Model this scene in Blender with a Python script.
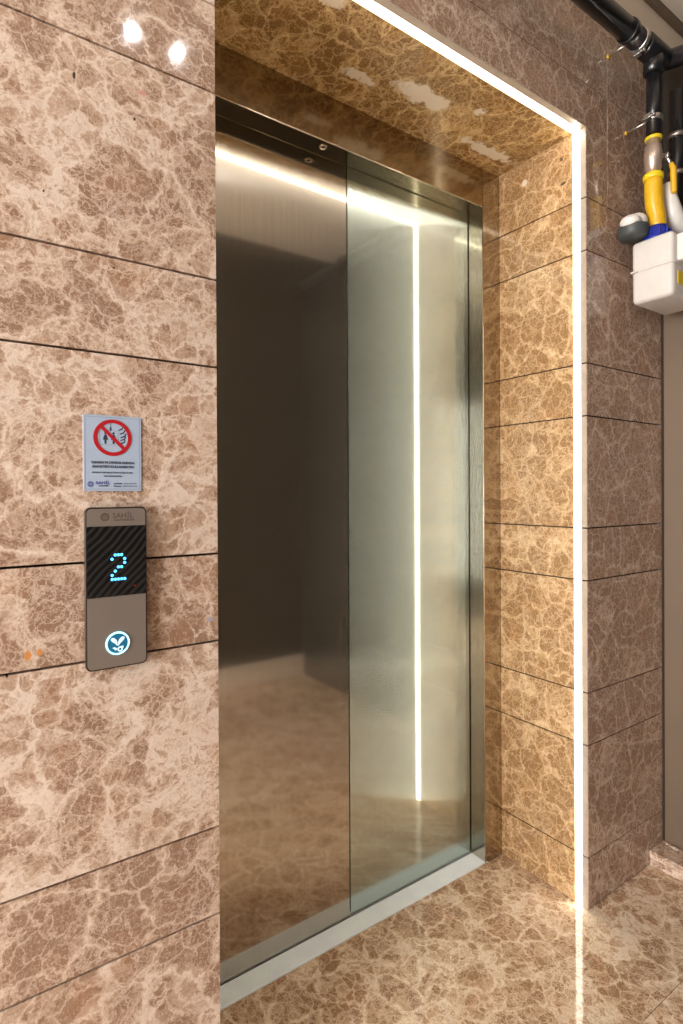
import bpy, bmesh, math, random
from mathutils import Vector, Matrix
random.seed(7)
for o in list(bpy.data.objects):
    bpy.data.objects.remove(o)
SC = bpy.context.scene
COL = SC.collection

# ------------------------------------------------------------------ camera
W, H = 683, 1024
F_PX, CX, CY = 565.71, 345.5, 495.24
YAW, PITCH, ROLL = 0.60929, -0.003485, -0.004875
CAM = Vector((0.0, -0.88118, 1.1352))
cd = bpy.data.cameras.new('camera')
cam = bpy.data.objects.new('camera', cd)
COL.objects.link(cam)
fw = Vector((math.sin(YAW) * math.cos(PITCH), math.cos(YAW) * math.cos(PITCH), math.sin(PITCH)))
rt = Vector((math.cos(YAW), -math.sin(YAW), 0))
up = rt.cross(fw)
r2 = rt * math.cos(ROLL) + up * math.sin(ROLL)
u2 = up * math.cos(ROLL) - rt * math.sin(ROLL)
m = Matrix((r2, u2, -fw)).transposed().to_4x4()
m.translation = CAM
cam.matrix_world = m
cd.sensor_fit = 'HORIZONTAL'
cd.sensor_width = 36
cd.lens = F_PX * 36 / W
cd.shift_x = (W / 2 - CX) / W
cd.shift_y = (CY - H / 2) / W
cd.clip_start = 0.02
SC.camera = cam

# ------------------------------------------------------------------ world, exposure, light levels
SC.view_settings.view_transform = 'Standard'
SC.view_settings.look = 'None'
SC.view_settings.gamma = 1
SC.view_settings.use_curve_mapping = False
SC.view_settings.exposure = 0.10
wd = bpy.data.worlds.new('world')
SC.world = wd
wd.use_nodes = True
wd.node_tree.nodes['Background'].inputs[0].default_value = (1, .93, .86, 1)
wd.node_tree.nodes['Background'].inputs[1].default_value = 0.1
SC.cycles.max_bounces = 10
SC.cycles.diffuse_bounces = 5
SC.cycles.glossy_bounces = 6
SC.cycles.sample_clamp_indirect = 6
SC.cycles.caustics_reflective = True
SC.cycles.blur_glossy = 0.5

LED_STRENGTH = 15.0
LED_COLOR = (1.0, .91, .74)
SPOT_STRENGTH = 560.0
def area(name, loc, direction, sx, sy, power, color):
    l = bpy.data.lights.new(name, 'AREA'); l.shape = 'RECTANGLE'; l.size = sx; l.size_y = sy; l.energy = power; l.color = color
    o = bpy.data.objects.new(name, l); COL.objects.link(o); o.location = loc
    o.rotation_euler = Vector(direction).to_track_quat('-Z', 'Y').to_euler()
    return o
# unseen soft fill light, added at the left end of the corridor
area('window_daylight', (-2.17, -.78, 1.15), (1, 0, 0), 1.1, 1.7, 135, (1.0, .97, .94))
SPOTS = [(.496, -1.025), (.640, -1.025), (-.55, -1.025), (-.406, -1.025), (-1.35, -.75), (-1.35, -.55)]  # first pair is mirrored in the wall; the rest are added unseen for fill

# ------------------------------------------------------------------ dimensions (metres)
XL, XR = 0.3586, 1.4126          # opening, left and right reveal
XW = 1.8176                      # corner with the right wall
XV = 1.5152
D, D2 = 0.2948, 0.3537           # steel frame face, door panels
XJ = 1.3370
XJL = XL + (XR - XJ)
ZS, ZH = 2.1232, 2.0073          # marble soffit, frame head
ZC = 2.64                        # ceiling
SEAM = 0.8710
T_, S_, s0 = 0.305, 0.14287, 0.1416
ZK = [0, s0]
for i in range(1, 10):
    ZK.append(ZK[-1] + (T_ if i % 2 == 1 else S_))
# ZK: 0 .142 .447 .589 .894 1.037 1.342 1.485 1.79 1.933 2.238
ZTOP = 2.530

# ------------------------------------------------------------------ node helpers
def new_mat(name):
    m = bpy.data.materials.new(name)
    m.use_nodes = True
    nt = m.node_tree
    for n in list(nt.nodes):
        nt.nodes.remove(n)
    out = nt.nodes.new('ShaderNodeOutputMaterial')
    return m, nt, out

def nd(nt, typ, **kw):
    n = nt.nodes.new(typ)
    for k, v in kw.items():
        setattr(n, k, v)
    return n

def setv(nt, sock, v):
    if isinstance(v, bpy.types.NodeSocket):
        nt.links.new(v, sock)
    else:
        sock.default_value = v

def math_(nt, op, a, b=0.5, clamp=False):
    n = nd(nt, 'ShaderNodeMath', operation=op, use_clamp=clamp)
    setv(nt, n.inputs[0], a); setv(nt, n.inputs[1], b)
    return n.outputs[0]

def vmath(nt, op, a, b=(0, 0, 0), scale=None):
    n = nd(nt, 'ShaderNodeVectorMath', operation=op)
    setv(nt, n.inputs[0], a)
    if op == 'SCALE':
        setv(nt, n.inputs['Scale'], scale)
    else:
        setv(nt, n.inputs[1], b)
    return n.outputs[1] if op in ('LENGTH', 'DISTANCE') else n.outputs[0]

def ramp(nt, fac, stops, interp='LINEAR'):
    n = nd(nt, 'ShaderNodeValToRGB')
    cr = n.color_ramp
    cr.interpolation = interp
    while len(cr.elements) < len(stops):
        cr.elements.new(0.5)
    for e, (p, c) in zip(cr.elements, stops):
        e.position = p
        e.color = (c, c, c, 1) if isinstance(c, (int, float)) else (*c, 1)
    nt.links.new(fac, n.inputs[0])
    return n.outputs[0]

def mixc(nt, fac, a, b, blend='MIX'):
    n = nd(nt, 'ShaderNodeMix', data_type='RGBA', blend_type=blend)
    setv(nt, n.inputs[0], fac)
    for s, v in ((n.inputs[6], a), (n.inputs[7], b)):
        setv(nt, s, (*v, 1) if isinstance(v, tuple) and len(v) == 3 else v)
    return n.outputs[2]

def noise(nt, vec, scale, detail=3, rough=.5):
    n = nd(nt, 'ShaderNodeTexNoise')
    setv(nt, n.inputs['Vector'], vec)
    n.inputs['Scale'].default_value = scale
    n.inputs['Detail'].default_value = detail
    n.inputs['Roughness'].default_value = rough
    return n.outputs['Fac'], n.outputs['Color']

def voro(nt, vec, scale, feature='F1'):
    n = nd(nt, 'ShaderNodeTexVoronoi', feature=feature)
    setv(nt, n.inputs['Vector'], vec)
    n.inputs['Scale'].default_value = scale
    return n

def simple(name, color, rough=.5, metal=0., spec=.5, emit=None, estr=0., coat=0., bump=None, var=.06, vscale=60):
    m, nt, out = new_mat(name)
    p = nd(nt, 'ShaderNodeBsdfPrincipled')
    tc = nd(nt, 'ShaderNodeTexCoord')
    f, _ = noise(nt, tc.outputs['Object'], vscale, 3)
    c0 = tuple(c * (1 - var) for c in color); c1 = tuple(min(1, c * (1 + var)) for c in color)
    nt.links.new(ramp(nt, f, [(.3, c0), (.7, c1)]), p.inputs['Base Color'])
    p.inputs['Roughness'].default_value = rough
    p.inputs['Metallic'].default_value = metal
    p.inputs['Specular IOR Level'].default_value = spec
    p.inputs['Coat Weight'].default_value = coat
    if emit:
        p.inputs['Emission Color'].default_value = (*emit, 1)
        p.inputs['Emission Strength'].default_value = estr
    if bump:
        b = nd(nt, 'ShaderNodeBump')
        b.inputs['Strength'].default_value = bump
        b.inputs['Distance'].default_value = .002
        nt.links.new(f, b.inputs['Height'])
        nt.links.new(b.outputs[0], p.inputs['Normal'])
    nt.links.new(p.outputs[0], out.inputs[0])
    return m

def emitter(name, color, strength):
    m, nt, out = new_mat(name)
    e = nd(nt, 'ShaderNodeEmission')
    e.inputs[0].default_value = (*color, 1)
    e.inputs[1].default_value = strength
    nt.links.new(e.outputs[0], out.inputs[0])
    return m

def marble(name, light, mid, brown, rust, rough=.12, lightness=.5, coat=.0, spots=(), patches=(), bumpy=.0, scale=1.0, ior=1.5):
    """Emperador type breccia: brown clasts in a web of pale calcite veins; every slab has its own offset and tone in attribute 'tile'."""
    m, nt, out = new_mat(name)
    p = nd(nt, 'ShaderNodeBsdfPrincipled')
    tc = nd(nt, 'ShaderNodeTexCoord').outputs['Object']
    at = nd(nt, 'ShaderNodeAttribute', attribute_name='tile')
    sep = nd(nt, 'ShaderNodeSeparateXYZ'); nt.links.new(at.outputs['Vector'], sep.inputs[0])
    tone = sep.outputs[2]
    off = vmath(nt, 'MULTIPLY', at.outputs['Vector'], (37.3, 21.7, 11.9))
    P = vmath(nt, 'ADD', tc, off)
    if scale != 1.0:
        P = vmath(nt, 'SCALE', P, scale=scale)
    # domain warp
    _, w1 = noise(nt, P, 6.0, 2, .5)
    _, w2 = noise(nt, P, 30.0, 3, .6)
    _, w3 = noise(nt, P, 110.0, 2, .6)
    wv = vmath(nt, 'SCALE', vmath(nt, 'SUBTRACT', w1, (.5, .5, .5)), scale=.10)
    wv2 = vmath(nt, 'SCALE', vmath(nt, 'SUBTRACT', w2, (.5, .5, .5)), scale=.040)
    Q = vmath(nt, 'ADD', vmath(nt, 'ADD', P, wv), wv2)
    Q2 = vmath(nt, 'ADD', Q, vmath(nt, 'SCALE', vmath(nt, 'SUBTRACT', w3, (.5, .5, .5)), scale=.014))
    v1 = voro(nt, Q2, 8.0, 'DISTANCE_TO_EDGE').outputs['Distance']
    v2 = voro(nt, Q2, 23.0, 'DISTANCE_TO_EDGE').outputs['Distance']
    v3 = voro(nt, Q2, 64.0, 'DISTANCE_TO_EDGE').outputs['Distance']
    n_big, _ = noise(nt, Q, 4.2, 2, .5)
    n_mid, _ = noise(nt, Q, 13.0, 4, .65)
    n_fine, _ = noise(nt, Q2, 120.0, 3, .7)
    def cell(vec, sc):
        c = nd(nt, 'ShaderNodeSeparateColor'); nt.links.new(voro(nt, vec, sc).outputs['Color'], c.inputs[0]); return c.outputs
    c1, c2, c3 = cell(Q2, 8.0), cell(Q2, 23.0), cell(Q2, 64.0)
    # brown clasts: each size keeps only some of its cells, and they fade at their rims
    def clast(c, v, keep, rim):
        k = ramp(nt, math_(nt, 'ADD', c[0], math_(nt, 'ADD', tone, .5 - lightness)), [(keep, 0), (min(.99, keep + .30), 1)])
        return math_(nt, 'MULTIPLY', k, ramp(nt, v, [(.0, 0), (rim * .35, .35), (rim, 1)]))
    b1 = clast(c1, v1, .25, .10)
    b2 = clast(c2, v2, .28, .14)
    b3 = clast(c3, v3, .30, .22)
    cl = math_(nt, 'ADD', math_(nt, 'MULTIPLY', b1, .42), math_(nt, 'MULTIPLY', b2, .34))
    cl = math_(nt, 'ADD', cl, math_(nt, 'MULTIPLY', b3, .26))
    cl = math_(nt, 'ADD', cl, math_(nt, 'MULTIPLY', math_(nt, 'SUBTRACT', n_mid, .5), 1.25))
    cl = math_(nt, 'ADD', cl, math_(nt, 'MULTIPLY', math_(nt, 'SUBTRACT', n_fine, .5), .75))
    cl = math_(nt, 'ADD', cl, math_(nt, 'ADD', math_(nt, 'MULTIPLY', tone, .9), .5 - lightness))
    brownness = ramp(nt, cl, [(-.0, 0), (.34, .5), (.80, 1)])
    base = ramp(nt, brownness, [(0, light), (.5, mid), (1, brown)])
    rn, _ = noise(nt, Q, 8.0, 2, .5)
    base = mixc(nt, ramp(nt, rn, [(.55, 0), (.72, .55)]), base, mixc(nt, .55, base, rust))
    # pale calcite threads
    lv = tuple(min(1, c * 1.22) for c in light)
    t1 = ramp(nt, v1, [(0, 1), (.014, .5), (.045, 0)])
    t2 = ramp(nt, v2, [(0, 1), (.03, .45), (.08, 0)])
    t3 = ramp(nt, v3, [(0, .9), (.06, .3), (.15, 0)])
    vein = math_(nt, 'MAXIMUM', math_(nt, 'MULTIPLY', t1, .75), math_(nt, 'MULTIPLY', t2, ramp(nt, n_mid, [(.34, .15), (.62, .95)])))
    vein = math_(nt, 'MAXIMUM', vein, math_(nt, 'MULTIPLY', t3, ramp(nt, n_big, [(.36, .15), (.64, .85)])))
    col = mixc(nt, math_(nt, 'MULTIPLY', vein, .72), base, lv)
    gn, _ = noise(nt, P, 230.0, 2, .6)
    col = mixc(nt, ramp(nt, gn, [(.56, 0), (.70, .35)]), col, mixc(nt, .5, col, brown))
    col = mixc(nt, ramp(nt, gn, [(.30, .35), (.44, 0)]), col, lv)
    # distinct calcite patches / chips at fixed spots of the stone
    for (c, s, colr, soft) in list(patches) + list(spots):
        d = vmath(nt, 'SUBTRACT', vmath(nt, 'ADD', tc, vmath(nt, 'SCALE', vmath(nt, 'SUBTRACT', w2, (.5, .5, .5)), scale=soft)), c)
        d = vmath(nt, 'DIVIDE', d, s)
        ln = vmath(nt, 'LENGTH', d)
        if soft > .02:
            ln = math_(nt, 'ADD', ln, math_(nt, 'MULTIPLY', math_(nt, 'SUBTRACT', n_mid, .5), 1.3))
        col = mixc(nt, ramp(nt, ln, [(.7, .95), (1.0, 0)]), col, colr)
    nt.links.new(col, p.inputs['Base Color'])
    rr = ramp(nt, n_mid, [(.3, max(.02, rough - .03)), (.7, rough + .04)])
    nt.links.new(rr, p.inputs['Roughness'])
    p.inputs['IOR'].default_value = ior
    p.inputs['Coat Weight'].default_value = coat
    p.inputs['Coat Roughness'].default_value = .04
    if bumpy:
        b = nd(nt, 'ShaderNodeBump'); b.inputs['Strength'].default_value = bumpy; b.inputs['Distance'].default_value = .001
        nt.links.new(n_mid, b.inputs['Height']); nt.links.new(b.outputs[0], p.inputs['Normal'])
    nt.links.new(p.outputs[0], out.inputs[0])
    return m

def steel(name, color, tangent, r_sharp=.12, a_sharp=.6, r_wide=.32, a_wide=.85, wide=.5, streak=(240, 240, 2)):
    m, nt, out = new_mat(name)
    tc = nd(nt, 'ShaderNodeTexCoord').outputs['Object']
    st = vmath(nt, 'MULTIPLY', tc, streak)
    f, _ = noise(nt, st, 1.0, 4, .6)
    c = ramp(nt, f, [(.3, tuple(x * .93 for x in color)), (.7, tuple(min(1, x * 1.05) for x in color))])
    tv = nd(nt, 'ShaderNodeCombineXYZ')
    for i in range(3):
        tv.inputs[i].default_value = tangent[i]
    ms = nd(nt, 'ShaderNodeMixShader'); ms.inputs[0].default_value = wide
    for k, (r, a) in enumerate(((r_sharp, a_sharp), (r_wide, a_wide))):
        g = nd(nt, 'ShaderNodeBsdfAnisotropic')
        g.distribution = 'GGX'
        nt.links.new(c, g.inputs['Color'])
        g.inputs['Roughness'].default_value = r
        g.inputs['Anisotropy'].default_value = a
        nt.links.new(tv.outputs[0], g.inputs['Tangent'])
        nt.links.new(g.outputs[0], ms.inputs[1 + k])
    nt.links.new(ms.outputs[0], out.inputs[0])
    return m

# ------------------------------------------------------------------ materials
def ony0(x, z): return (x, 0.0, z)
DARKCH = (.035, .02, .015)
RUST = (.55, .20, .05)
wall_spots = [((.147, 0, 1.732), (.0025, .05, .006), DARKCH, .004), ((.2305, 0, 1.70), (.002, .05, .003), DARKCH, .004),
              ((.108, 0, 1.556), (.0016, .05, .002), DARKCH, .002), ((.20, 0, 1.47), (.0016, .05, .002), DARKCH, .002),
              ((.0605, 0, .892), (.002, .05, .003), DARKCH, .004),
              ((.0840, 0, .917), (.006, .05, .007), (.62, .25, .07), .015), ((.1010, 0, .918), (.005, .05, .0045), (.62, .25, .07), .015),
              ((.345, 0, .93), (.006, .05, .006), (.36, .36, .45), .015), ((.243, 0, 1.745), (.006, .05, .004), (.55, .26, .2), .015)]
M_WALL = marble('emperador_marble_wall', (.66, .55, .465), (.46, .322, .232), (.275, .165, .108), (.44, .23, .12), rough=.05, lightness=.40, scale=1.35, spots=wall_spots)
M_REVEAL = marble('emperador_marble_reveal', (.66, .48, .29), (.45, .28, .135), (.27, .145, .058), (.44, .21, .06), rough=.06, lightness=.42, scale=1.6,  # same stone as the wall, warm strip light tinted into its colours
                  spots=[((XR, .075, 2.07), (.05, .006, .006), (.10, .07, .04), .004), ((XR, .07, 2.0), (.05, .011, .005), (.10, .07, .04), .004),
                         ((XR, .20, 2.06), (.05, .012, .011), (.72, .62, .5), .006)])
M_SOFFIT = marble('emperador_marble_soffit', (.64, .46, .24), (.42, .245, .09), (.20, .10, .03), (.40, .19, .05), rough=.20, lightness=.40, scale=1.6,  # golden cast of the strip light put into the soffit colours
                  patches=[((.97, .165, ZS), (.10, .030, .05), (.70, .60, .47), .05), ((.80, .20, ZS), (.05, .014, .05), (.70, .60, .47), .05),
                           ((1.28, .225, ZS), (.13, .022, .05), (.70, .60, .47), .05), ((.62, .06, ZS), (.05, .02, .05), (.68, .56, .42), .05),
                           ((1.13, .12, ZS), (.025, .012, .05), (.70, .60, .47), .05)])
M_FLOOR = marble('emperador_marble_floor', (.72, .60, .47), (.52, .36, .23), (.29, .16, .085), (.46, .21, .08), rough=.045, lightness=.47, scale=1.7, ior=1.38)
M_EDGE = simple('honed_slab_edge', (.44, .36, .29), .35, var=.1, vscale=40)
M_JOINT = simple('dark_joint', (.03, .018, .012), .9)
M_PAINT = simple('beige_wall_paint', (.74, .63, .51), .7, var=.03, vscale=3)
M_CEIL = simple('ceiling_paint', (.80, .70, .58), .8, var=.02, vscale=2)
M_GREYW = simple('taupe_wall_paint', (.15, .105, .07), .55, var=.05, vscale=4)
M_DARKW = simple('dark_olive_paint', (.030, .024, .016), .6, var=.1, vscale=4)
M_BLACKENED = simple('near_black_panelling', (.014, .012, .009), .8, spec=.2)  # unseen wall stretch blackened so its lit face stays out of the door reflection
M_REAR = simple('dark_brown_panelling', (.062, .050, .036), .5, var=.15, vscale=3)
M_SKIRT = simple('pale_skirting', (.85, .76, .66), .4)
M_DOOR = steel('brushed_steel_door', (.56, .515, .45), (0, 0, 1), .055, .1, .19, .72, .48)
M_DOOR2 = steel('brushed_steel_door_coarse', (.57, .645, .61), (0, 0, 1), .055, .1, .21, .80, .78)  # same steel as the left panel, greenish strip glow put into the colour
M_FRAME = steel('brushed_steel_frame', (.50, .45, .37), (0, 0, 1), .075, .3, .2, .6, .25)
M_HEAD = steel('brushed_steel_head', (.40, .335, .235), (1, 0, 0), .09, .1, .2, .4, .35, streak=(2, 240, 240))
M_TRIMB = simple('bright_folded_edge', (.80, .72, .60), .22, metal=1)
M_SILL = simple('grooved_aluminium', (.86, .93, 1.0), .45, metal=.1, var=.04, vscale=20)
M_BLACK = simple('black_gap', (.006, .006, .006), .8)
M_LED = emitter('led_diffuser', LED_COLOR, LED_STRENGTH)
M_ALU = simple('aluminium_channel', (.7, .68, .64), .4, metal=.8)
M_SPOT = emitter('spot_lens', (1, .94, .90), SPOT_STRENGTH)
M_WHITEP = simple('white_plastic', (.72, .70, .67), .35, var=.03)
M_WHITEM = simple('meter_white', (.62, .59, .56), .42, var=.03)
M_BPIPE = simple('black_painted_pipe', (.010, .010, .013), .28, coat=.3)
M_ZINC = simple('zinc_plated_steel', (.55, .53, .50), .3, metal=.9)
M_YEL = simple('yellow_coating', (.72, .42, .015), .35, coat=.2)
M_YELB = simple('bright_yellow_plastic', (.78, .58, .02), .35)
M_BRASS = simple('nickel_brass', (.62, .50, .42), .35, metal=.7)
M_BLUE = simple('blue_plastic_cap', (.015, .03, .30), .35)
M_DGREY = simple('dark_grey_casting', (.055, .065, .065), .5)
M_GLASS, _nt, _o = new_mat('window_glass')
_g = nd(_nt, 'ShaderNodeBsdfPrincipled'); _g.inputs['Transmission Weight'].default_value = 1; _g.inputs['Roughness'].default_value = 0; _g.inputs['IOR'].default_value = 1.45
_nt.links.new(_g.outputs[0], _o.inputs[0])
M_PLUG = simple('yellow_wall_plug', (.70, .42, .03), .5)

# ------------------------------------------------------------------ mesh helpers
def tag(o, label=None, cat=None, group=None, kind=None):
    for k, v in (('label', label), ('category', cat), ('group', group), ('kind', kind)):
        if v: o[k] = v
    return o

def empty(name, loc=(0, 0, 0), **kw):
    o = bpy.data.objects.new(name, None)
    COL.objects.link(o); o.location = loc; o.empty_display_size = .05
    return tag(o, **kw)

class MB:
    """collects shapes (in world coordinates) for ONE mesh object"""
    def __init__(s):
        s.bm = bmesh.new(); s.mats = []; s.tile = s.bm.faces.layers.float_vector.new('tile'); s.cur = Vector((0, 0, 0))
    def mi(s, m):
        if m not in s.mats: s.mats.append(m)
        return s.mats.index(m)
    def _fin(s, faces, m, smooth=False):
        i = s.mi(m)
        for f in faces:
            f.material_index = i; f.smooth = smooth; f[s.tile] = s.cur
    def box(s, a, b, m, bevel=0, seg=2, smooth=False):
        bm = bmesh.new()
        bmesh.ops.create_cube(bm, size=1)
        c = [(a[i] + b[i]) / 2 for i in range(3)]; d = [abs(b[i] - a[i]) for i in range(3)]
        for v in bm.verts:
            v.co = Vector([c[i] + v.co[i] * d[i] for i in range(3)])
        if bevel:
            bmesh.ops.bevel(bm, geom=list(bm.edges), offset=bevel, segments=seg, affect='EDGES', profile=.5)
        s.merge(bm, m, smooth)
    def merge(s, bm, m, smooth=False, mat=None):
        vm = {}
        for v in bm.verts:
            vm[v] = s.bm.verts.new(mat @ v.co if mat else v.co)
        fs = []
        for f in bm.faces:
            try: fs.append(s.bm.faces.new([vm[v] for v in f.verts]))
            except ValueError: pass
        s._fin(fs, m, smooth); bm.free()
    def tube(s, pts, r, m, n=20, caps=True, smooth=True):
        """swept round tube through pts; r a number or one radius per point"""
        pts = [Vector(p) for p in pts]
        rs = r if isinstance(r, (list, tuple)) else [r] * len(pts)
        rings = []; prev = None
        for i, p in enumerate(pts):
            a = pts[max(0, i - 1)]; b = pts[min(len(pts) - 1, i + 1)]
            t = (b - a)
            t = t.normalized() if t.length > 1e-9 else prev_t
            prev_t = t
            if prev is None:
                prev = t.orthogonal().normalized()
            else:
                prev = (prev - t * prev.dot(t))
                prev = prev.normalized() if prev.length > 1e-6 else t.orthogonal().normalized()
            q = t.cross(prev)
            rings.append([s.bm.verts.new(p + (prev * math.cos(2 * math.pi * k / n) + q * math.sin(2 * math.pi * k / n)) * rs[i]) for k in range(n)])
        fs = []
        for A, B in zip(rings, rings[1:]):
            for k in range(n):
                fs.append(s.bm.faces.new((A[k], A[(k + 1) % n], B[(k + 1) % n], B[k])))
        s._fin(fs, m, smooth)
        if caps:
            s._fin([s.bm.faces.new(rings[0][::-1]), s.bm.faces.new(rings[-1])], m, False)
    def lathe(s, base, axis, prof, m, n=28, smooth=True):
        """prof: list of (distance along axis, radius)"""
        axis = Vector(axis).normalized(); base = Vector(base)
        u = axis.orthogonal().normalized(); w = axis.cross(u)
        rings = []
        for h, r in prof:
            rings.append([s.bm.verts.new(base + axis * h + (u * math.cos(2 * math.pi * k / n) + w * math.sin(2 * math.pi * k / n)) * max(r, 1e-5)) for k in range(n)])
        fs = []
        for A, B in zip(rings, rings[1:]):
            for k in range(n):
                fs.append(s.bm.faces.new((A[k], A[(k + 1) % n], B[(k + 1) % n], B[k])))
        s._fin(fs, m, smooth)
        s._fin([s.bm.faces.new(rings[0][::-1]), s.bm.faces.new(rings[-1])], m, False)
    def prism(s, poly, y0, y1, m, smooth=False):
        """poly of (x, z), extruded in y"""
        A = [s.bm.verts.new((x, y0, z)) for x, z in poly]; B = [s.bm.verts.new((x, y1, z)) for x, z in poly]
        n = len(poly)
        fs = [s.bm.faces.new(A), s.bm.faces.new(B[::-1])]
        sd = [s.bm.faces.new((A[k], B[k], B[(k + 1) % n], A[(k + 1) % n])) for k in range(n)]
        s._fin(fs, m); s._fin(sd, m, smooth)
    def ring(s, cx, cz, ro, ri, y0, y1, m, n=64):
        def c(r, y): return [s.bm.verts.new((cx + r * math.cos(2 * math.pi * k / n), y, cz + r * math.sin(2 * math.pi * k / n))) for k in range(n)]
        a, b, c0, d0 = c(ro, y0), c(ri, y0), c(ro, y1), c(ri, y1)
        fs = []
        for k in range(n):
            j = (k + 1) % n
            fs += [s.bm.faces.new((a[k], a[j], b[j], b[k])), s.bm.faces.new((c0[k], d0[k], d0[j], c0[j])), s.bm.faces.new((a[k], c0[k], c0[j], a[j])), s.bm.faces.new((b[k], b[j], d0[j], d0[k]))]
        s._fin(fs, m)
    def build(s, name, parent=None, origin=None, **kw):
        bmesh.ops.recalc_face_normals(s.bm, faces=list(s.bm.faces))
        me = bpy.data.meshes.new(name)
        if origin is not None:
            for v in s.bm.verts: v.co -= Vector(origin)
        s.bm.to_mesh(me); s.bm.free()
        for m in s.mats: me.materials.append(m)
        o = bpy.data.objects.new(name, me)
        COL.objects.link(o)
        if parent is not None:
            o.parent = parent
            w = Vector((0, 0, 0)); q = parent
            while q is not None:
                w += q.location; q = q.parent
            o.location = (Vector(origin) if origin is not None else Vector((0, 0, 0))) - w
        elif origin is not None:
            o.location = origin
        return tag(o, **kw)

def rounded(x0, x1, z0, z1, r, seg=6):
    pts = []
    for cx, cz, a0 in ((x1 - r, z1 - r, 0), (x0 + r, z1 - r, 90), (x0 + r, z0 + r, 180), (x1 - r, z0 + r, 270)):
        for k in range(seg + 1):
            a = math.radians(a0 + 90 * k / seg)
            pts.append((cx + r * math.cos(a), cz + r * math.sin(a)))
    return pts

def text(name, s, x, z, y, size, m, parent=None, align='LEFT', width=None, depth=.0002, bold=0., **kw):
    """lettering standing on the plane y, readable from -y; converted to a mesh"""
    cu = bpy.data.curves.new(name, 'FONT')
    cu.body = s; cu.size = size; cu.extrude = depth; cu.align_x = align; cu.offset = bold; cu.resolution_u = 3
    tmp = bpy.data.objects.new(name, cu)
    COL.objects.link(tmp)
    bpy.context.view_layer.update()
    me = bpy.data.meshes.new_from_object(tmp.evaluated_get(bpy.context.evaluated_depsgraph_get()))
    bpy.data.objects.remove(tmp)
    xs = [v.co.x for v in me.vertices]
    k = (width / (max(xs) - min(xs))) if width else 1
    x_min = min(xs)
    for v in me.vertices:
        v.co = Vector((x + ((v.co.x - x_min) * k if width else v.co.x), y - v.co.z, z + v.co.y))
    me.materials.clear(); me.materials.append(m)
    o = bpy.data.objects.new(name, me); COL.objects.link(o)
    if parent is not None:
        o.parent = parent; w = Vector((0, 0, 0)); q = parent
        while q is not None:
            w += q.location; q = q.parent
        o.location = -w
    return tag(o, **kw)

def slab_id(tone):
    return Vector((random.random(), random.random(), tone))

G = .0018   # half joint
def tone_for(k):  # course k lies between ZK[k] and ZK[k+1]; even courses are the short ones
    return random.uniform(.02, .09) if k % 2 == 0 else random.uniform(-.10, -.02)

# ================================================================== STRUCTURE
# front wall: slab courses left and right of the opening and above it
wf = MB()
TH = .018
def fslab(x0, x1, z0, z1, tone=None, k=1, tid=None, g=(G, G, G, G)):
    wf.cur = tid if tid is not None else slab_id(tone if tone is not None else tone_for(k))
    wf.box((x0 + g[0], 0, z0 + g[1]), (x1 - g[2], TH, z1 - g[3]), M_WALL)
    return wf.cur.copy()
for k in range(9):
    z0, z1 = ZK[k], ZK[k + 1]
    if k == 0: z0 = .001
    for x0, x1 in ((-2.2, -1.45), (-1.45, -.7), (-.7, -.02)):
        fslab(x0, x1, z0, z1, k=k)
    fslab(-.02, XL, z0, z1, k=k, g=(G, G, 0, G))
    fslab(XR + .0010, XW - .001, z0, z1, tone=(.14 if k % 2 else .16) + .10 * (k > 7) + random.uniform(-.03, .03), g=(0, G, 0, G))  # browner tone right of the opening paints in the dimmer light there
fslab(-2.2, -1.0, ZK[9], ZK[10]); fslab(-1.0, XL - .4, ZK[9], ZK[10])
ident = fslab(XL - .4, XL, ZK[9], ZK[10], tone=.0, g=(G, G, 0, G))
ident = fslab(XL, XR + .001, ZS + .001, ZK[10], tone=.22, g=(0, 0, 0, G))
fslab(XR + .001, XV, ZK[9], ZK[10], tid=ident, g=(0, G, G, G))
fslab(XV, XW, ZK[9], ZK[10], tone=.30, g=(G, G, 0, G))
fslab(-2.2, -.6, ZK[10], ZTOP); fslab(-.6, .5, ZK[10], ZTOP); fslab(.5, XV, ZK[10], ZTOP, tone=.24); fslab(XV, XW, ZK[10], ZTOP, tone=.30)  # top slabs toned browner for the weaker light in the upper right
wf.cur = Vector((0, 0, 0))
wf.box((-2.2, TH - .004, 0), (XL - .0125, TH + .004, ZTOP), M_JOINT); wf.box((XL - .013, .010, 0), (XL - .0009, .0172, ZS), M_JOINT)
wf.box((XR + .004, .0150, 0), (XR + .03, .0174, ZS), M_JOINT)
wf.box((XV - G, .0012, ZK[9]), (XV + G, .015, ZTOP), M_EDGE)
# backing and painted strip over the stone
wf.box((-2.2, TH - .004, 0), (XL - .02, D2 + .2, ZTOP), M_JOINT)
wf.box((XR + .02, TH - .004, 0), (XW - .002, D2 + .2, ZTOP), M_JOINT)
wf.box((XL - .02, TH - .004, ZS + .02), (XR + .02, D2 + .2, ZTOP), M_JOINT)
wf.box((-2.2, .001, ZTOP), (2.5, D2 + .2, ZC), M_PAINT)
wf.box((-2.2, -.012, ZC - .028), (2.5, .01, ZC), M_GREYW)  # dark strip standing in for the shadow line under the ceiling
wf.build('wall_front', kind='structure')

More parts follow.
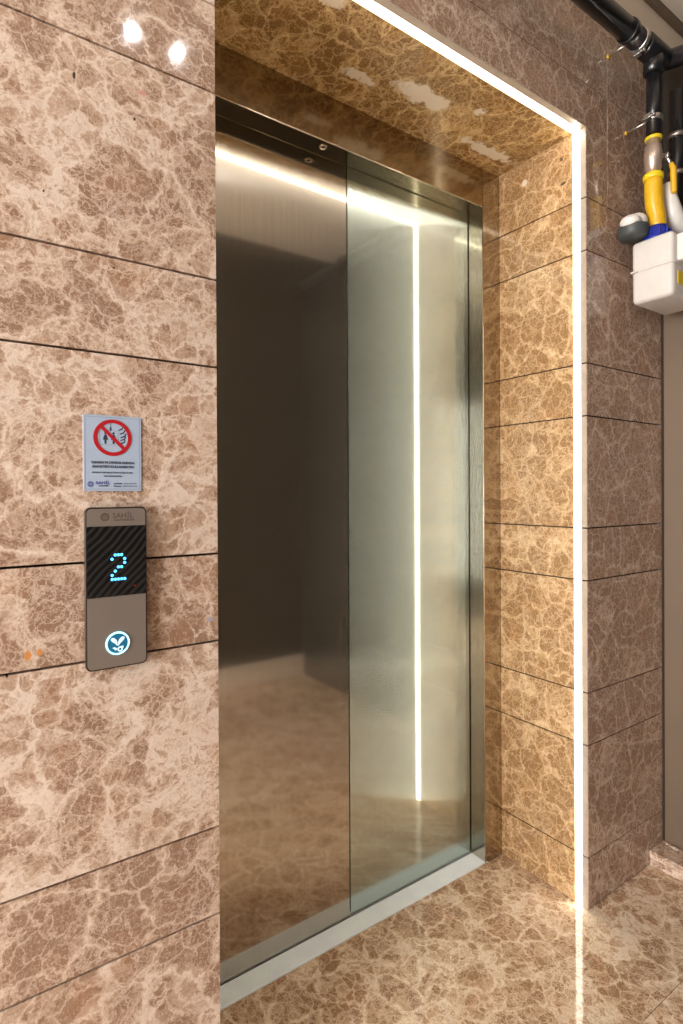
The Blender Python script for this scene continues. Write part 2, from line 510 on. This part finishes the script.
# reveals and soffit (marble lining of the opening)
def reveal(name, x, sgn):
    b = MB()
    zs = ZK[:10] + [ZS]
    for k in range(10):
        b.cur = slab_id(random.uniform(.06, .12) if k % 2 == 0 else random.uniform(-.04, .10))
        if k in (2, 4): b.cur[2] = -.02
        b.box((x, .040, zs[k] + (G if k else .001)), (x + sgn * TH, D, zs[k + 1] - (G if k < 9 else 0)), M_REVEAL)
    b.cur = Vector((0, 0, 0))
    b.box((x + sgn * .004, .038, 0), (x + sgn * .022, D + .02, ZS), M_JOINT)
    return b.build(name, kind='structure')
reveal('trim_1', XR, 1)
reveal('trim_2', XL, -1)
b = MB(); b.cur = slab_id(.05)
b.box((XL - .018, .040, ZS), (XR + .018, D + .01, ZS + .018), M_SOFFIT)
b.build('trim_3', kind='structure')

# floor slabs
b = MB()
xs = [-2.2, -1.6, -.75, .10, 1.93, 2.5]; ys = [-1.5, -.86, -.252, D]
for i in range(5):
    for j in range(3):
        b.cur = slab_id(random.uniform(-.04, .04) - (.07 if j == 1 else 0))
        g = .0007
        b.box((xs[i] + g, ys[j] + g, -.02), (xs[i + 1] - g, ys[j + 1] - g, 0), M_FLOOR)
b.cur = Vector((0, 0, 0))
b.box((-2.2, -1.5, -.05), (2.5, D2 + .2, -.012), M_EDGE)
b.build('floor', kind='structure')

b = MB(); b.box((-2.3, -1.6, ZC), (2.6, D2 + .2, ZC + .1), M_CEIL); b.build('ceiling', kind='structure')
b = MB()
b.box((XW, -.30, 0), (2.5, .0, 1.93), M_GREYW)
b.box((XW, -.30, 1.93), (2.5, .0, 2.47), M_DARKW)  # upper part of the wall in near-black olive
b.box((XW, -1.5, 0), (2.5, -.30, 2.47), M_BLACKENED)
b.box((XW - .003, -.006, .05), (XW + .002, .0, 2.47), M_JOINT)
b.box((2.4, -1.5, 2.47), (2.5, 0, ZC), M_PAINT)
b.build('wall_right', kind='structure')
b = MB(); b.box((-2.3, -1.6, 0), (2.5, -1.5, ZC), M_REAR); b.build('wall_rear', kind='structure')
b = MB()
b.box((-2.3, -1.5, 0), (-2.2, -1.35, ZC), M_PAINT); b.box((-2.3, -.21, 0), (-2.2, 0, ZC), M_PAINT)
b.box((-2.3, -1.35, 0), (-2.2, -.21, .28), M_PAINT); b.box((-2.3, -1.35, 2.42), (-2.2, -.21, ZC), M_PAINT)
b.build('wall_left', kind='structure')
b = MB()
for a, c in (((-2.26, -1.35, .28), (-2.21, -1.30, 2.42)), ((-2.26, -.26, .28), (-2.21, -.21, 2.42)), ((-2.26, -1.35, .28), (-2.21, -.21, .33)), ((-2.26, -1.35, 2.37), (-2.21, -.21, 2.42)), ((-2.25, -.80, .28), (-2.22, -.76, 2.42))):
    b.box(a, c, M_WHITEP, .002)
wn = b.build('window_1', kind='structure')  # unseen window, added to go with the fill light
b = MB(); b.box((-2.24, -1.31, .32), (-2.234, -.25, 2.38), M_GLASS); b.build('pane', wn)
b = MB(); b.box((-2.2, -1.5, 0), (XW, -1.482, .125), M_SKIRT, .003); b.build('baseboard_rear', kind='structure')
# marble step along the right wall
b = MB(); b.cur = slab_id(-.05)
b.box((1.733, -.55, .024), (XW, 0, .047), M_WALL, .003)
b.cur = slab_id(-.02)
b.box((1.740, -.55, 0), (XW, 0, .0235), M_WALL)
b.build('trim_4', kind='structure')

# ================================================================== ELEVATOR ENTRANCE
el = empty('elevator_entrance', ((XL + XR) / 2, D2, 0), label='two-panel brushed stainless steel elevator entrance set deep in the marble opening', cat='elevator', kind='thing')
b = MB()
b.box((XL + .04, D2, .004), (SEAM - .0022, D2 + .03, ZH + .06), M_DOOR)
b.build('door_panel', el, label='left-hand brushed steel sliding panel')
b = MB()
b.box((SEAM + .0022, D2 + .001, .004), (XJ - .0035, D2 + .031, ZH + .06), M_DOOR2)
b.build('door_panel', el, label='right-hand brushed steel sliding panel reflecting the light strip')
b = MB(); b.box((XL + .02, D2 + .034, 0), (XR - .01, D2 + .06, ZH + .08), M_BLACK); b.build('shaft_seal', el)
# frame: jambs and head, each a folded sheet box
for nm, x0, x1, lab in (('jamb', XJ, XR, 'right jamb'), ('jamb', XL, XJL, 'left jamb')):
    b = MB(); b.box((x0, D + .0005, 0.0), (x1, D2 + .033, ZS), M_FRAME, .0012); j = b.build(nm, el)
    e = MB(); xx = x0 if x0 == XJ else x1
    e.tube([(xx, D + .001, .001), (xx, D + .001, ZS - .002)], .0016, M_TRIMB, 8); e.build('folded_edge', j)
b = MB(); b.box((XJL, D + .0005, ZH), (XJ, D2 - .001, ZS), M_HEAD, .0012); hd = b.build('head', el)
e = MB(); e.tube([(XJL, D + .001, ZH), (XJ, D + .001, ZH)], .0018, M_TRIMB, 8); e.build('folded_edge', hd)
# emergency key hole in the underside of the head
e = MB(); e.lathe((.774, .3193, ZH + .001), (0, 0, -1), [(0, .0105), (.0025, .0105), (.0035, .009), (.0035, .0065), (.001, .006)], M_TRIMB, 24)
e.lathe((.774, .3193, ZH), (0, 0, -1), [(0, .0055), (.0022, .0055)], M_BLACK, 3)
e.build('key_hole', hd, label='round emergency release key hole')
# sill with fine grooves
b = MB()
b.box((XL, D, -.01), (XJ + .012, D2 + .034, .0018), M_SILL)
for k in range(9):
    y = D + .006 + k * .0058
    b.box((XL, y, .0018), (XJ, y + .0030, .0030), M_SILL)
b.box((XL, D2 - .003, .0018), (XJ, D2 + .0005, .0021), M_BLACK)
b.build('sill', el, label='grooved aluminium threshold')

# ================================================================== LED STRIP
led = empty('led_light_strip', ((XL + XR) / 2, .028, ZS), label='glowing warm white light strip recessed around the marble opening', cat='light')
def ledrun(a, c, nrm):
    """a channel and a diffuser between two corners; nrm points into the opening"""
    a, c, nrm = Vector(a), Vector(c), Vector(nrm)
    ch, df = MB(), MB()
    for mb, w, d0, d1, mt in ((ch, .0108, -.012, -.001, M_ALU), (df, .0094, -.001, .0018, M_LED)):
        p = a + nrm * d0; q = c + nrm * d1
        lo = [min(p[i], q[i]) for i in range(3)]; hi = [max(p[i], q[i]) for i in range(3)]
        lo[1], hi[1] = .0287 - w, .0287 + w
        mb.box(lo, hi, mt, .0006 if mb is df else 0)
    ch.build('channel', led); df.build('diffuser', led)
ledrun((XR, 0, .001), (XR, 0, ZS + .003), (-1, 0, 0))
ledrun((XL, 0, .001), (XL, 0, ZS + .003), (1, 0, 0))
ledrun((XL - .003, 0, ZS), (XR + .003, 0, ZS), (0, 0, -1))
# pale slab edges facing the opening: a thin honed arris in front of the strip
b = MB()
for k in range(9):
    b.box((XR - .0008, .0008, ZK[k] + G), (XR + .0035, .0178, ZK[k + 1] - G), M_EDGE)
b.box((XR - .0008, .0008, ZK[9] + G), (XR + .0035, .0178, ZS + .002), M_EDGE)
b.box((XL, .0008, ZS - .0008), (XR, .0178, ZS + .003), M_EDGE)
b.build('trim_5', kind='structure')

# ================================================================== DOWNLIGHTS
SPOT_LABELS = ['left one of the two bright downlights mirrored in the left marble wall', 'right one of the two bright downlights mirrored in the left marble wall'] + ['small round recessed downlight further left in the corridor ceiling, outside the photo'] * 4
for i, (x, y) in enumerate(SPOTS):
    t = empty('ceiling_downlight', (x, y, ZC), label=SPOT_LABELS[i], cat='light', group='recessed corridor downlights')
    b = MB(); b.lathe((x, y, ZC + .001), (0, 0, -1), [(0, .045), (.004, .045), (.006, .040), (.004, .0185), (-.0, .017)], M_WHITEP, 32); b.build('trim_ring', t)
    b = MB(); b.lathe((x, y, ZC + .001), (0, 0, -1), [(0, .0165), (.003, .0165), (.0045, .014)], M_SPOT, 24); b.build('lens', t)

# ================================================================== CALL PANEL
M_FACE = simple('panel_brushed_face', (.30, .255, .22), .33, metal=.45, var=.03, vscale=15)
M_RIM = simple('panel_dark_rim', (.035, .025, .02), .35, metal=.3)
M_CYAN = emitter('cyan_led', (.09, .52, 1.0), 3.2)
M_HALO = emitter('button_halo', (.45, .85, 1.0), 2.0)
M_BTN = simple('button_blue_glass', (.012, .10, .17), .2, emit=(.01, .13, .24), estr=.5)
M_RED = emitter('red_led', (1, .02, .02), .8)
M_ENGR = simple('engraved_dark', (.09, .07, .06), .5)
def carbon():
    m, nt, out = new_mat('rippled_black_display')
    p = nd(nt, 'ShaderNodeBsdfPrincipled')
    tc = nd(nt, 'ShaderNodeTexCoord').outputs['Object']
    _, w = noise(nt, tc, 14, 2)
    v = vmath(nt, 'ADD', tc, vmath(nt, 'SCALE', w, scale=.012))
    wv = nd(nt, 'ShaderNodeTexWave', wave_type='BANDS', bands_direction='DIAGONAL')
    nt.links.new(vmath(nt, 'MULTIPLY', v, (-1.0, 0, .95)), wv.inputs['Vector'])
    wv.inputs['Scale'].default_value = 52; wv.inputs['Distortion'].default_value = .6
    nt.links.new(ramp(nt, wv.outputs['Fac'], [(.35, (.004, .004, .005)), (.85, (.020, .019, .019))]), p.inputs['Base Color'])
    b_ = nd(nt, 'ShaderNodeBump'); b_.inputs['Strength'].default_value = .8; b_.inputs['Distance'].default_value = .001
    nt.links.new(wv.outputs['Fac'], b_.inputs['Height']); nt.links.new(b_.outputs[0], p.inputs['Normal'])
    p.inputs['Roughness'].default_value = .3
    nt.links.new(p.outputs[0], out.inputs[0])
    return m
M_DISP = carbon()
px0, px1, pz0, pz1 = .1566, .2414, .8818, 1.1165
PY = -.012
cp = empty('elevator_call_panel', ((px0 + px1) / 2, 0, (pz0 + pz1) / 2), label='tall steel elevator call panel showing 2 with a glowing round button', cat='control panel')
b = MB(); b.prism(rounded(px0, px1, pz0, pz1, .0075), -.0008, PY + .0015, M_RIM, True); b.build('housing', cp)
b = MB(); b.prism(rounded(px0 + .0018, px1 - .0018, pz0 + .0020, pz1 - .0020, .0065), PY + .0016, PY, M_FACE, False); fp = b.build('face_plate', cp)
b = MB(); b.box((px0 + .0012, PY - .0008, .9868), (px1 - .0012, PY + .001, 1.0890), M_DISP); dp = b.build('display', cp, label='rippled black display')
# dot matrix 2, five by seven
rows = ['01110', '10001', '00001', '00110', '01000', '10000', '11111']
b = MB()
for r, row in enumerate(rows):
    for c, ch in enumerate(row):
        if ch == '1':
            x = .2005 + (c - 2) * .0044; z = 1.0292 + (3 - r) * .0059
            b.lathe((x, PY - .0008, z), (0, -1, 0), [(0, .0021), (.0004, .0021), (.0006, .0015)], M_CYAN, 10)
b.build('digit', dp, label='cyan dot matrix numeral 2')
b = MB(); b.lathe((.2235, PY - .0008, .9998), (0, -1, 0), [(0, .0009), (.0004, .0008)], M_RED, 10); b.build('indicator_lamp', dp, label='tiny red lamp')
# engraved logo
lx, lz = .1822, 1.1025
b = MB()
for k in range(4):
    zz = lz + (k - 1.5) * .0026; hw = .0052 * math.sqrt(max(0, 1 - ((k - 1.5) / 2.3) ** 2))
    b.box((lx - hw, PY - .0003, zz - .0006), (lx + hw, PY + .0003, zz + .0006), M_ENGR)
b.ring(lx, lz, .0058, .0050, PY - .0003, PY + .0003, M_ENGR, 32)
b.build('emblem', fp)
text('lettering', 'SAH\u0130L', .1932, 1.1008, PY, .0105, M_ENGR, fp, width=.029)
text('small_lettering', 'ASANS\u00d6R', .1945, 1.0966, PY, .0034, M_ENGR, fp, width=.030, bold=.0001)
# button
bx, bz = .1988, .9178
bt = MB(); bt.ring(bx, bz, .0168, .0143, PY - .0016, PY + .001, M_HALO); bt_o = bt.build('button', cp, label='round button with glowing white-blue ring')
b = MB(); b.lathe((bx, PY + .0005, bz), (0, -1, 0), [(0, .0144), (.0016, .0144), (.0018, .0138)], M_BTN, 40); b.build('button_cap', bt_o)
M_SYM = emitter('button_symbol', (.80, .95, 1.0), 1.1)
b = MB()
yb0, yb1 = PY - .0021, PY - .0013
def P2(pts): b.prism([(bx + x * .00095, bz + z * .00095) for x, z in pts], yb1, yb0, M_SYM)
P2([(-10.5, 6.5), (-9, 9.0), (-5.5, 9.2), (-2.2, 6.0), (-.6, 2.5), (-.4, -4.2), (-4.5, .5), (-8.5, 3.4)])
P2([(10.5, 7.5), (8.5, 9.6), (5.5, 9.0), (2.2, 6.0), (.6, 2.5), (.4, -4.2), (4.5, .5), (8.5, 4.2)])
P2([(-8, -6.5), (-5, -5.2), (-1.4, -7.2), (-1.2, -9.8), (-4.2, -10.4), (-5, -8.3)])
b.ring(bx + .0032, bz - .0088, .0038, .0018, yb1, yb0, M_SYM, 24)
P2([(4.5, -4.8), (8, -4.6), (8.6, -7.4), (6.4, -8.2)])
b.build('button_symbol', bt_o)

# ================================================================== WARNING SIGN
M_PAPER = simple('sign_paper', (.37, .455, .59), .35, var=.02)
M_SRED = simple('sign_red', (.42, .012, .02), .35)
M_SBLK = simple('sign_black', (.035, .04, .07), .4)
M_SGRY = simple('sign_grey', (.20, .24, .32), .4)
M_SNAV = simple('sign_navy', (.05, .06, .26), .4)
M_SHAZE = simple('sign_pale', (.62, .68, .74), .4)
sx0, sx1, sz0, sz1 = .1558, .2372, 1.1402, 1.2510
sg = empty('warning_sign', ((sx0 + sx1) / 2, 0, (sz0 + sz1) / 2), label='white do-not-use-elevator sign with red crossed circle above the call panel', cat='sign')
b = MB(); b.box((sx0, -.0012, sz0), (sx1, 0, sz1), M_PAPER, .0002, 1); sb = b.build('sign_board', sg)
Y1, Y2 = -.0013, -.0010
def line(b, x0, z0, x1, z1, w, m, ya=Y1, yb=Y2):
    d = Vector((x1 - x0, z1 - z0)); n = Vector((-d.y, d.x)).normalized() * w / 2
    b.prism([(x0 + n.x, z0 + n.y), (x1 + n.x, z1 + n.y), (x1 - n.x, z1 - n.y), (x0 - n.x, z0 - n.y)], ya, yb, m)
b = MB(); i_ = .0028
for q in ((sx0 + i_, sz0 + i_, sx1 - i_, sz0 + i_), (sx0 + i_, sz1 - i_, sx1 - i_, sz1 - i_), (sx0 + i_, sz0 + i_, sx0 + i_, sz1 - i_), (sx1 - i_, sz0 + i_, sx1 - i_, sz1 - i_)):
    line(b, *q, .0005, M_SGRY)
b.build('border_line', sb)
cx_, cz_ = .1962, 1.2186
b = MB(); b.ring(cx_, cz_, .0268, .0215, -.0018, Y2, M_SRED); a45 = .0235 * .72
line(b, cx_ - a45, cz_ + a45, cx_ + a45, cz_ - a45, .0048, M_SRED, -.0017, Y2); b.build('prohibition_ring', sb)
b = MB()
for q in ((.1783, 1.2288, .2040, 1.2288), (.1783, 1.2080, .2040, 1.2080), (.1783, 1.2080, .1783, 1.2288), (.2040, 1.2080, .2040, 1.2288)):
    line(b, *q, .0006, M_SGRY)
line(b, .1935, 1.2402, .1935, 1.2290, .0008, M_SBLK)
line(b, .1935, 1.2340, .1935, 1.2290, .0022, M_SBLK)
b.build('lift_car_symbol', sb)
for px in (.1862, .1975):
    b = MB()
    b.prism([(px + .0018 * math.cos(k), 1.2250 + .0018 * math.sin(k)) for k in [i * math.pi / 6 for i in range(12)]], Y1, Y2, M_SBLK)
    b.prism([(px - .0016, 1.2228), (px + .0016, 1.2228), (px + .0038, 1.2150), (px + .0016, 1.2155), (px + .0014, 1.2095), (px - .0014, 1.2095), (px - .0016, 1.2155), (px - .0038, 1.2150)], Y1, Y2, M_SBLK)
    b.build('figure_symbol', sb)
b = MB()
for (x, z, s) in ((.2085, 1.2325, 1), (.2110, 1.2275, 1.2), (.2125, 1.2225, 1.3), (.2120, 1.2180, 1.2), (.2115, 1.2130, 1)):
    line(b, x - .0040 * s, z - .0026 * s, x + .0012 * s, z - .0004 * s, .0019, M_SBLK)
    line(b, x + .0006 * s, z - .0008 * s, x + .0022 * s, z + .0026 * s, .0018, M_SBLK)
b.build('flame_symbol', sb)
text('lettering', 'YANGIN VE DEPREM ANINDA', .1660, 1.1802, -.0014, .0052, M_SBLK, sb, width=.0608, bold=.00008)
text('lettering', 'ASANS\u00d6R\u00dc KULLANMAYIN', .1672, 1.1742, -.0014, .0052, M_SBLK, sb, width=.0582, bold=.00008)
text('lettering', 'DO NOT USE ELEVATOR IN CASE OF FIRE', .1678, 1.1662, -.0014, .0030, M_SBLK, sb, width=.0564, bold=.00002)
text('lettering', 'AND EARTHQUAKE!', .1833, 1.1610, -.0014, .0030, M_SBLK, sb, width=.0252, bold=.00002)
text('lettering', 'SAH\u0130L', .1724, 1.1502, -.0014, .0058, M_SNAV, sb, width=.0200, bold=.00008)
text('lettering', 'ASANS\u00d6R', .1765, 1.1470, -.0014, .0024, M_SBLK, sb, width=.0135, bold=.0001)
b = MB(); b.ring(.1656, 1.1502, .0042, .0032, Y1, Y2, M_SNAV, 28)
for k in range(3):
    b.box((.1656 - .0028, Y1, 1.1502 + (k - 1) * .0020 - .0006), (.1656 + .0028, Y2, 1.1502 + (k - 1) * .0020 + .0006), M_SNAV)
b.build('emblem', sb)
# fine print at the foot, too small to read: rows of strokes
b = MB()
for z, spans in ((1.1512, ((.1972, .2090, M_SBLK), (.2115, .2292, M_SGRY))), (1.1474, ((.1972, .2075, M_SBLK), (.2095, .2296, M_SGRY)))):
    for xa, xb, mt in spans:
        x = xa
        while x < xb:
            w = random.uniform(.0007, .0013); b.box((x, -.0015, z - .0010), (x + w, -.0011, z + random.uniform(.0004, .0011)), mt); x += w + .0005
b.build('fine_print', sb)

# ================================================================== GAS PIPES, VALVE, METER (upper right)
PXV, PYV, PZH = 1.613, -.080, 2.357
# horizontal run with tee and branch towards the room
b = MB(); b.tube([(-.9, PYV, PZH), (1.50, PYV, PZH)], .0265, M_BPIPE, 28)
b.tube([(1.50, PYV, PZH), (PXV + .05, PYV, PZH)], .0265, M_BPIPE, 28)
b.tube([(1.555, PYV, PZH), (1.56, PYV, PZH), (PXV + .045, PYV, PZH), (PXV + .05, PYV, PZH)], [.0265, .031, .031, .029], M_BPIPE, 28)
b.tube([(PXV, PYV, PZH), (PXV, PYV, PZH - .055), (PXV, PYV, PZH - .06)], [.027, .027, .0205], M_BPIPE, 28)
b.tube([(PXV, PYV, PZH - .05), (PXV, PYV, 2.128)], .0195, M_BPIPE, 24)
pp = b.build('gas_pipe', label='black gas pipe along the top of the wall turning down beside the corner', cat='pipe', origin=None)
bq = MB(); bq.tube([(PXV + .02, PYV + .01, PZH + .0), (PXV + .06, PYV - .01, PZH), (PXV + .10, PYV - .10, PZH), (PXV + .10, -1.3, PZH)], .0255, M_BPIPE, 28)
bq.build('branch_pipe', pp)
b = MB(); b.lathe((1.475, PYV, PZH), (1, 0, 0), [(0, .0270), (.0, .0300), (.014, .0300), (.014, .0270)], M_BPIPE); b.build('coupling', pp)

def clamp(name_loc, c, axis, r, wall_pt, label):
    t = empty('pipe_clamp', c, label=label, cat='clamp')
    b = MB(); a = Vector(axis)
    b.lathe(Vector(c) - a * .007, axis, [(0, r - .001), (0, r + .0025), (.002, r + .0035), (.012, r + .0035), (.014, r + .0025), (.014, r - .001)], M_ZINC, 32)
    b.build('band', t)
    b = MB(); wp = Vector(wall_pt)
    hd_ = Vector((wp.x, c[1] + r * .7, wp.z))
    b.tube([hd_, wp + Vector((0, .004, 0))], .0032, M_ZINC, 10); b.build('threaded_rod', t)
    b = MB(); side = Vector((-1, 0, 0)) if abs(a.z) > .5 else Vector((0, 0, -1))
    p0 = Vector(c) + side * (r + .006) + Vector((0, .004, 0))
    b.box(p0 - Vector((.007, .009, .007)), p0 + Vector((.007, .009, .007)), M_ZINC, .0015)
    b.tube([p0 - Vector((0, .018, 0)), p0 + Vector((0, .018, 0))], .003, M_ZINC, 8)
    b.lathe(p0 - Vector((0, .016, 0)), (0, -1, 0), [(0, .0055), (.004, .0055)], M_ZINC, 6)
    b.build('clamp_bolt', t)
    b = MB(); b.lathe(wp + Vector((0, .002, 0)), (0, -1, 0), [(0, .006), (.004, .006), (.006, .0045)], M_PLUG, 16); b.build('wall_plug', t, label='yellow plastic wall plug')
clamp(0, (1.535, PYV, PZH), (1, 0, 0), .0265, (1.521, 0, PZH), 'zinc pipe clamp around the horizontal run of the black gas pipe')
clamp(0, (PXV, PYV, 2.172), (0, 0, 1), .0195, (PXV + .001, 0, 2.176), 'zinc pipe clamp around the downward run of the black gas pipe above the valve')

# ball valve with yellow lever
vx = PXV - .004
vt = empty('gas_valve', (vx, PYV, 2.02), label='nickel ball valve with yellow lever under the black gas pipe', cat='valve')
b = MB(); b.lathe((vx, PYV, 2.020), (0, 0, 1), [(0, .0175), (.010, .0175), (.012, .021), (.030, .0215), (.034, .0235), (.060, .0235), (.064, .0215), (.076, .0215), (.078, .0180), (.098, .0180)], M_BRASS, 28); b.build('valve_body', vt)
b = MB(); b.lathe((vx + .002, PYV, 2.112), (0, 0, 1), [(0, .0185), (.001, .0215), (.008, .0225), (.010, .0190)], M_YELB, 28); b.build('sealing_ring', vt, label='yellow plastic ring')
b = MB(); b.tube([(vx + .016, PYV - .008, 2.072), (vx + .034, PYV - .020, 2.072)], .0062, M_ZINC, 12); b.lathe((vx + .032, PYV - .018, 2.072), (.72, -.7, 0), [(0, .0105), (.007, .0105), (.007, .006), (.011, .006)], M_ZINC, 6); b.build('spindle_nut', vt)
b = MB()
L0 = Vector((vx + .030, PYV - .018, 2.070))
b.tube([L0, L0 + Vector((.010, -.006, -.012)), L0 + Vector((.018, -.010, -.030))], [.004, .005, .006], M_ZINC, 10)
b.tube([L0 + Vector((.014, -.008, -.018)), L0 + Vector((.020, -.012, -.032)), L0 + Vector((.021, -.013, -.095)), L0 + Vector((.021, -.013, -.102))], [.0065, .0085, .0085, .006], M_YEL, 14)
b.build('lever', vt, label='yellow lever hanging down')

# yellow flexible connector down to the meter
hs = empty('gas_hose', (vx, PYV, 2.0), label='thick yellow gas hose running down from the valve into the meter', cat='hose')
b = MB()
b.tube([(vx, PYV, 2.016), (vx + .001, PYV, 1.99), (vx + .002, PYV, 1.965), (vx + .006, PYV, 1.935), (vx + .014, PYV - .002, 1.908), (vx + .017, PYV - .003, 1.885), (vx + .017, PYV - .003, 1.868)],
       [.022, .0235, .0235, .0235, .0225, .0225, .0215], M_YEL, 26)
b.build('hose_sleeve', hs)
b = MB(); b.lathe((vx, PYV, 2.0015), (0, 0, 1), [(0, .0240), (.002, .0262), (.014, .0262), (.0175, .0225)], M_YELB, 24); b.build('hose_nut', hs)

# meter
mx0, mx1, my0, my1, mz0, mz1 = 1.572, 1.752, -.149, -.037, 1.659, 1.832
gm = empty('gas_meter', ((mx0 + mx1) / 2, (my0 + my1) / 2, (mz0 + mz1) / 2), label='white boxy gas meter hanging at the corner under the yellow hose', cat='gas meter')
def shell(x0, y0, z0, x1, y1, z1, r, m, name, parent, taper=0, **kw):
    b = MB(); bm = bmesh.new(); bmesh.ops.create_cube(bm, size=1)
    for v in bm.verts:
        k = 1 - (taper if v.co.z < 0 else 0)
        v.co = Vector(((x0 + x1) / 2 + v.co.x * (x1 - x0) * k, (y0 + y1) / 2 + v.co.y * (y1 - y0) * k, (z0 + z1) / 2 + v.co.z * (z1 - z0)))
    bmesh.ops.bevel(bm, geom=list(bm.edges), offset=r, segments=5, affect='EDGES', profile=.5)
    b.merge(bm, m, True)
    return b.build(name, parent, **kw)
zm = 1.7475
shell(mx0, my0, zm, mx1, my1, mz1, .012, M_WHITEM, 'upper_shell', gm)
shell(mx0, my0, mz0, mx1, my1, zm + .02, .013, M_WHITEM, 'lower_shell', gm, taper=.0)
b = MB()
pl = [(x, y) for x, y in rounded(mx0 - .003, mx1 + .003, my0 - .003, my1 + .003, .013)]
A = [b.bm.verts.new((x, y, zm - .0018)) for x, y in pl]; B = [b.bm.verts.new((x, y, zm + .0018)) for x, y in pl]
fs = [b.bm.faces.new(A[::-1]), b.bm.faces.new(B)] + [b.bm.faces.new((A[k], A[(k + 1) % len(A)], B[(k + 1) % len(A)], B[k])) for k in range(len(A))]
b._fin(fs, M_WHITEM); b.box((mx0 - .009, my1 - .02, zm - .003), (mx0, my1 - .002, zm + .001), M_WHITEM, .001); b.build('seam_flange', gm)
shell(mx0 + .025, my0 - .022, zm + .006, mx1 - .01, my0 + .01, mz1 - .006, .006, M_WHITEP, 'counter_housing', gm)
b = MB(); b.box((mx0 + .026, my0 - .0012, zm - .055), (mx0 + .085, my0 + .0005, zm - .020), M_YELB, .0003, 1); b.build('yellow_label', gm)
ix, iy = vx + .012, PYV - .006
b = MB()
b.lathe((ix - .004, iy, mz1 - .004), (0, 0, 1), [(0, .035), (.010, .035), (.013, .033), (.030, .033), (.034, .028), (.042, .027), (.042, .020)], M_BLUE, 30)
for k in range(10):
    a = 2 * math.pi * k / 10
    b.box((ix - .004 + .034 * math.cos(a) - .002, iy + .034 * math.sin(a) - .002, mz1 + .006), (ix - .004 + .034 * math.cos(a) + .002, iy + .034 * math.sin(a) + .002, mz1 + .028), M_BLUE, .0006)
b.build('inlet_cap', gm, label='blue plastic inlet cap')
b = MB(); b.lathe((mx1 - .035, iy, mz1 - .004), (0, 0, 1), [(0, .028), (.022, .028), (.026, .022)], M_BLUE, 30); b.build('outlet_cap', gm)

# grey regulator with pale rounded lobes behind the meter inlet
rg = empty('pressure_regulator', (1.545, -.055, 1.85), label='dark grey bowl-shaped regulator with white rounded cap behind the gas meter', cat='regulator')
b = MB(); b.lathe((1.566, -.047, 1.838), (0, 0, 1), [(0, .020), (.003, .032), (.010, .038), (.027, .041), (.033, .041), (.035, .035)], M_DGREY, 36); b.build('regulator_body', rg)
def blob(c, s, m, name, parent, rot=0):
    b = MB(); bm = bmesh.new(); bmesh.ops.create_uvsphere(bm, u_segments=24, v_segments=14, radius=1)
    mt = Matrix.Translation(c) @ Matrix.Rotation(rot, 4, 'Y') @ Matrix.Diagonal((*s, 1))
    b.merge(bm, m, True, mt); return b.build(name, parent)
blob((1.543, -.050, 1.880), (.024, .027, .019), M_WHITEP, 'cap_lobe', rg, -.2)
blob((1.580, -.050, 1.888), (.025, .027, .026), M_WHITEP, 'cap_lobe', rg, -.3)

# outlet: pale elbow and second black riser
oe = empty('white_elbow_pipe', (1.66, -.09, 1.9), label='white plastic elbow fitting right of the yellow hose above the meter', cat='pipe')
b = MB(); b.tube([(1.672, PYV - .012, 2.005), (1.674, PYV - .014, 1.965), (1.684, PYV - .018, 1.925), (1.706, PYV - .022, 1.897), (1.735, PYV - .024, 1.886), (1.775, PYV - .026, 1.884)], [.017, .019, .024, .025, .022, .020], M_WHITEP, 22); b.build('elbow', oe)
b = MB(); b.tube([(1.735, PYV - .024, 1.900), (1.738, PYV - .024, 1.868)], [.028, .028], M_WHITEP, 22); b.build('collar', oe)
rs = empty('riser_pipe', (1.735, PYV, 2.0), label='second black gas pipe standing near the wall corner, right of the valve lever', cat='pipe')
b = MB(); b.tube([(1.745, PYV, 1.925), (1.745, PYV, 2.30)], .0215, M_BPIPE, 24); b.build('pipe_run', rs)
for z in (2.055, 2.165):
    b = MB(); b.lathe((1.745, PYV, z), (0, 0, 1), [(0, .021), (0, .0245), (.012, .0245), (.012, .021)], M_ZINC, 28); b.build('band_clip', rs)

# crumbs of plaster on the step
M_CR = simple('plaster_crumb', (.55, .45, .36), .9)
for i, (y, s, lab) in enumerate(((-.018, .006, 'pale plaster crumb lying on the marble step nearest the corner'), (-.042, .009, 'long pale plaster flake lying on the marble step by the taupe wall'))):
    b = MB(); bm = bmesh.new(); bmesh.ops.create_icosphere(bm, subdivisions=2, radius=1)
    for v in bm.verts: v.co *= random.uniform(.7, 1.15)
    b.merge(bm, M_CR, False, Matrix.Translation((1.806 - i * .006, y, .047 + s * .35)) @ Matrix.Diagonal((s * .8, s * (1 + .8 * i), s * .42, 1)))
    b.build('plaster_crumb', label=lab, cat='debris')
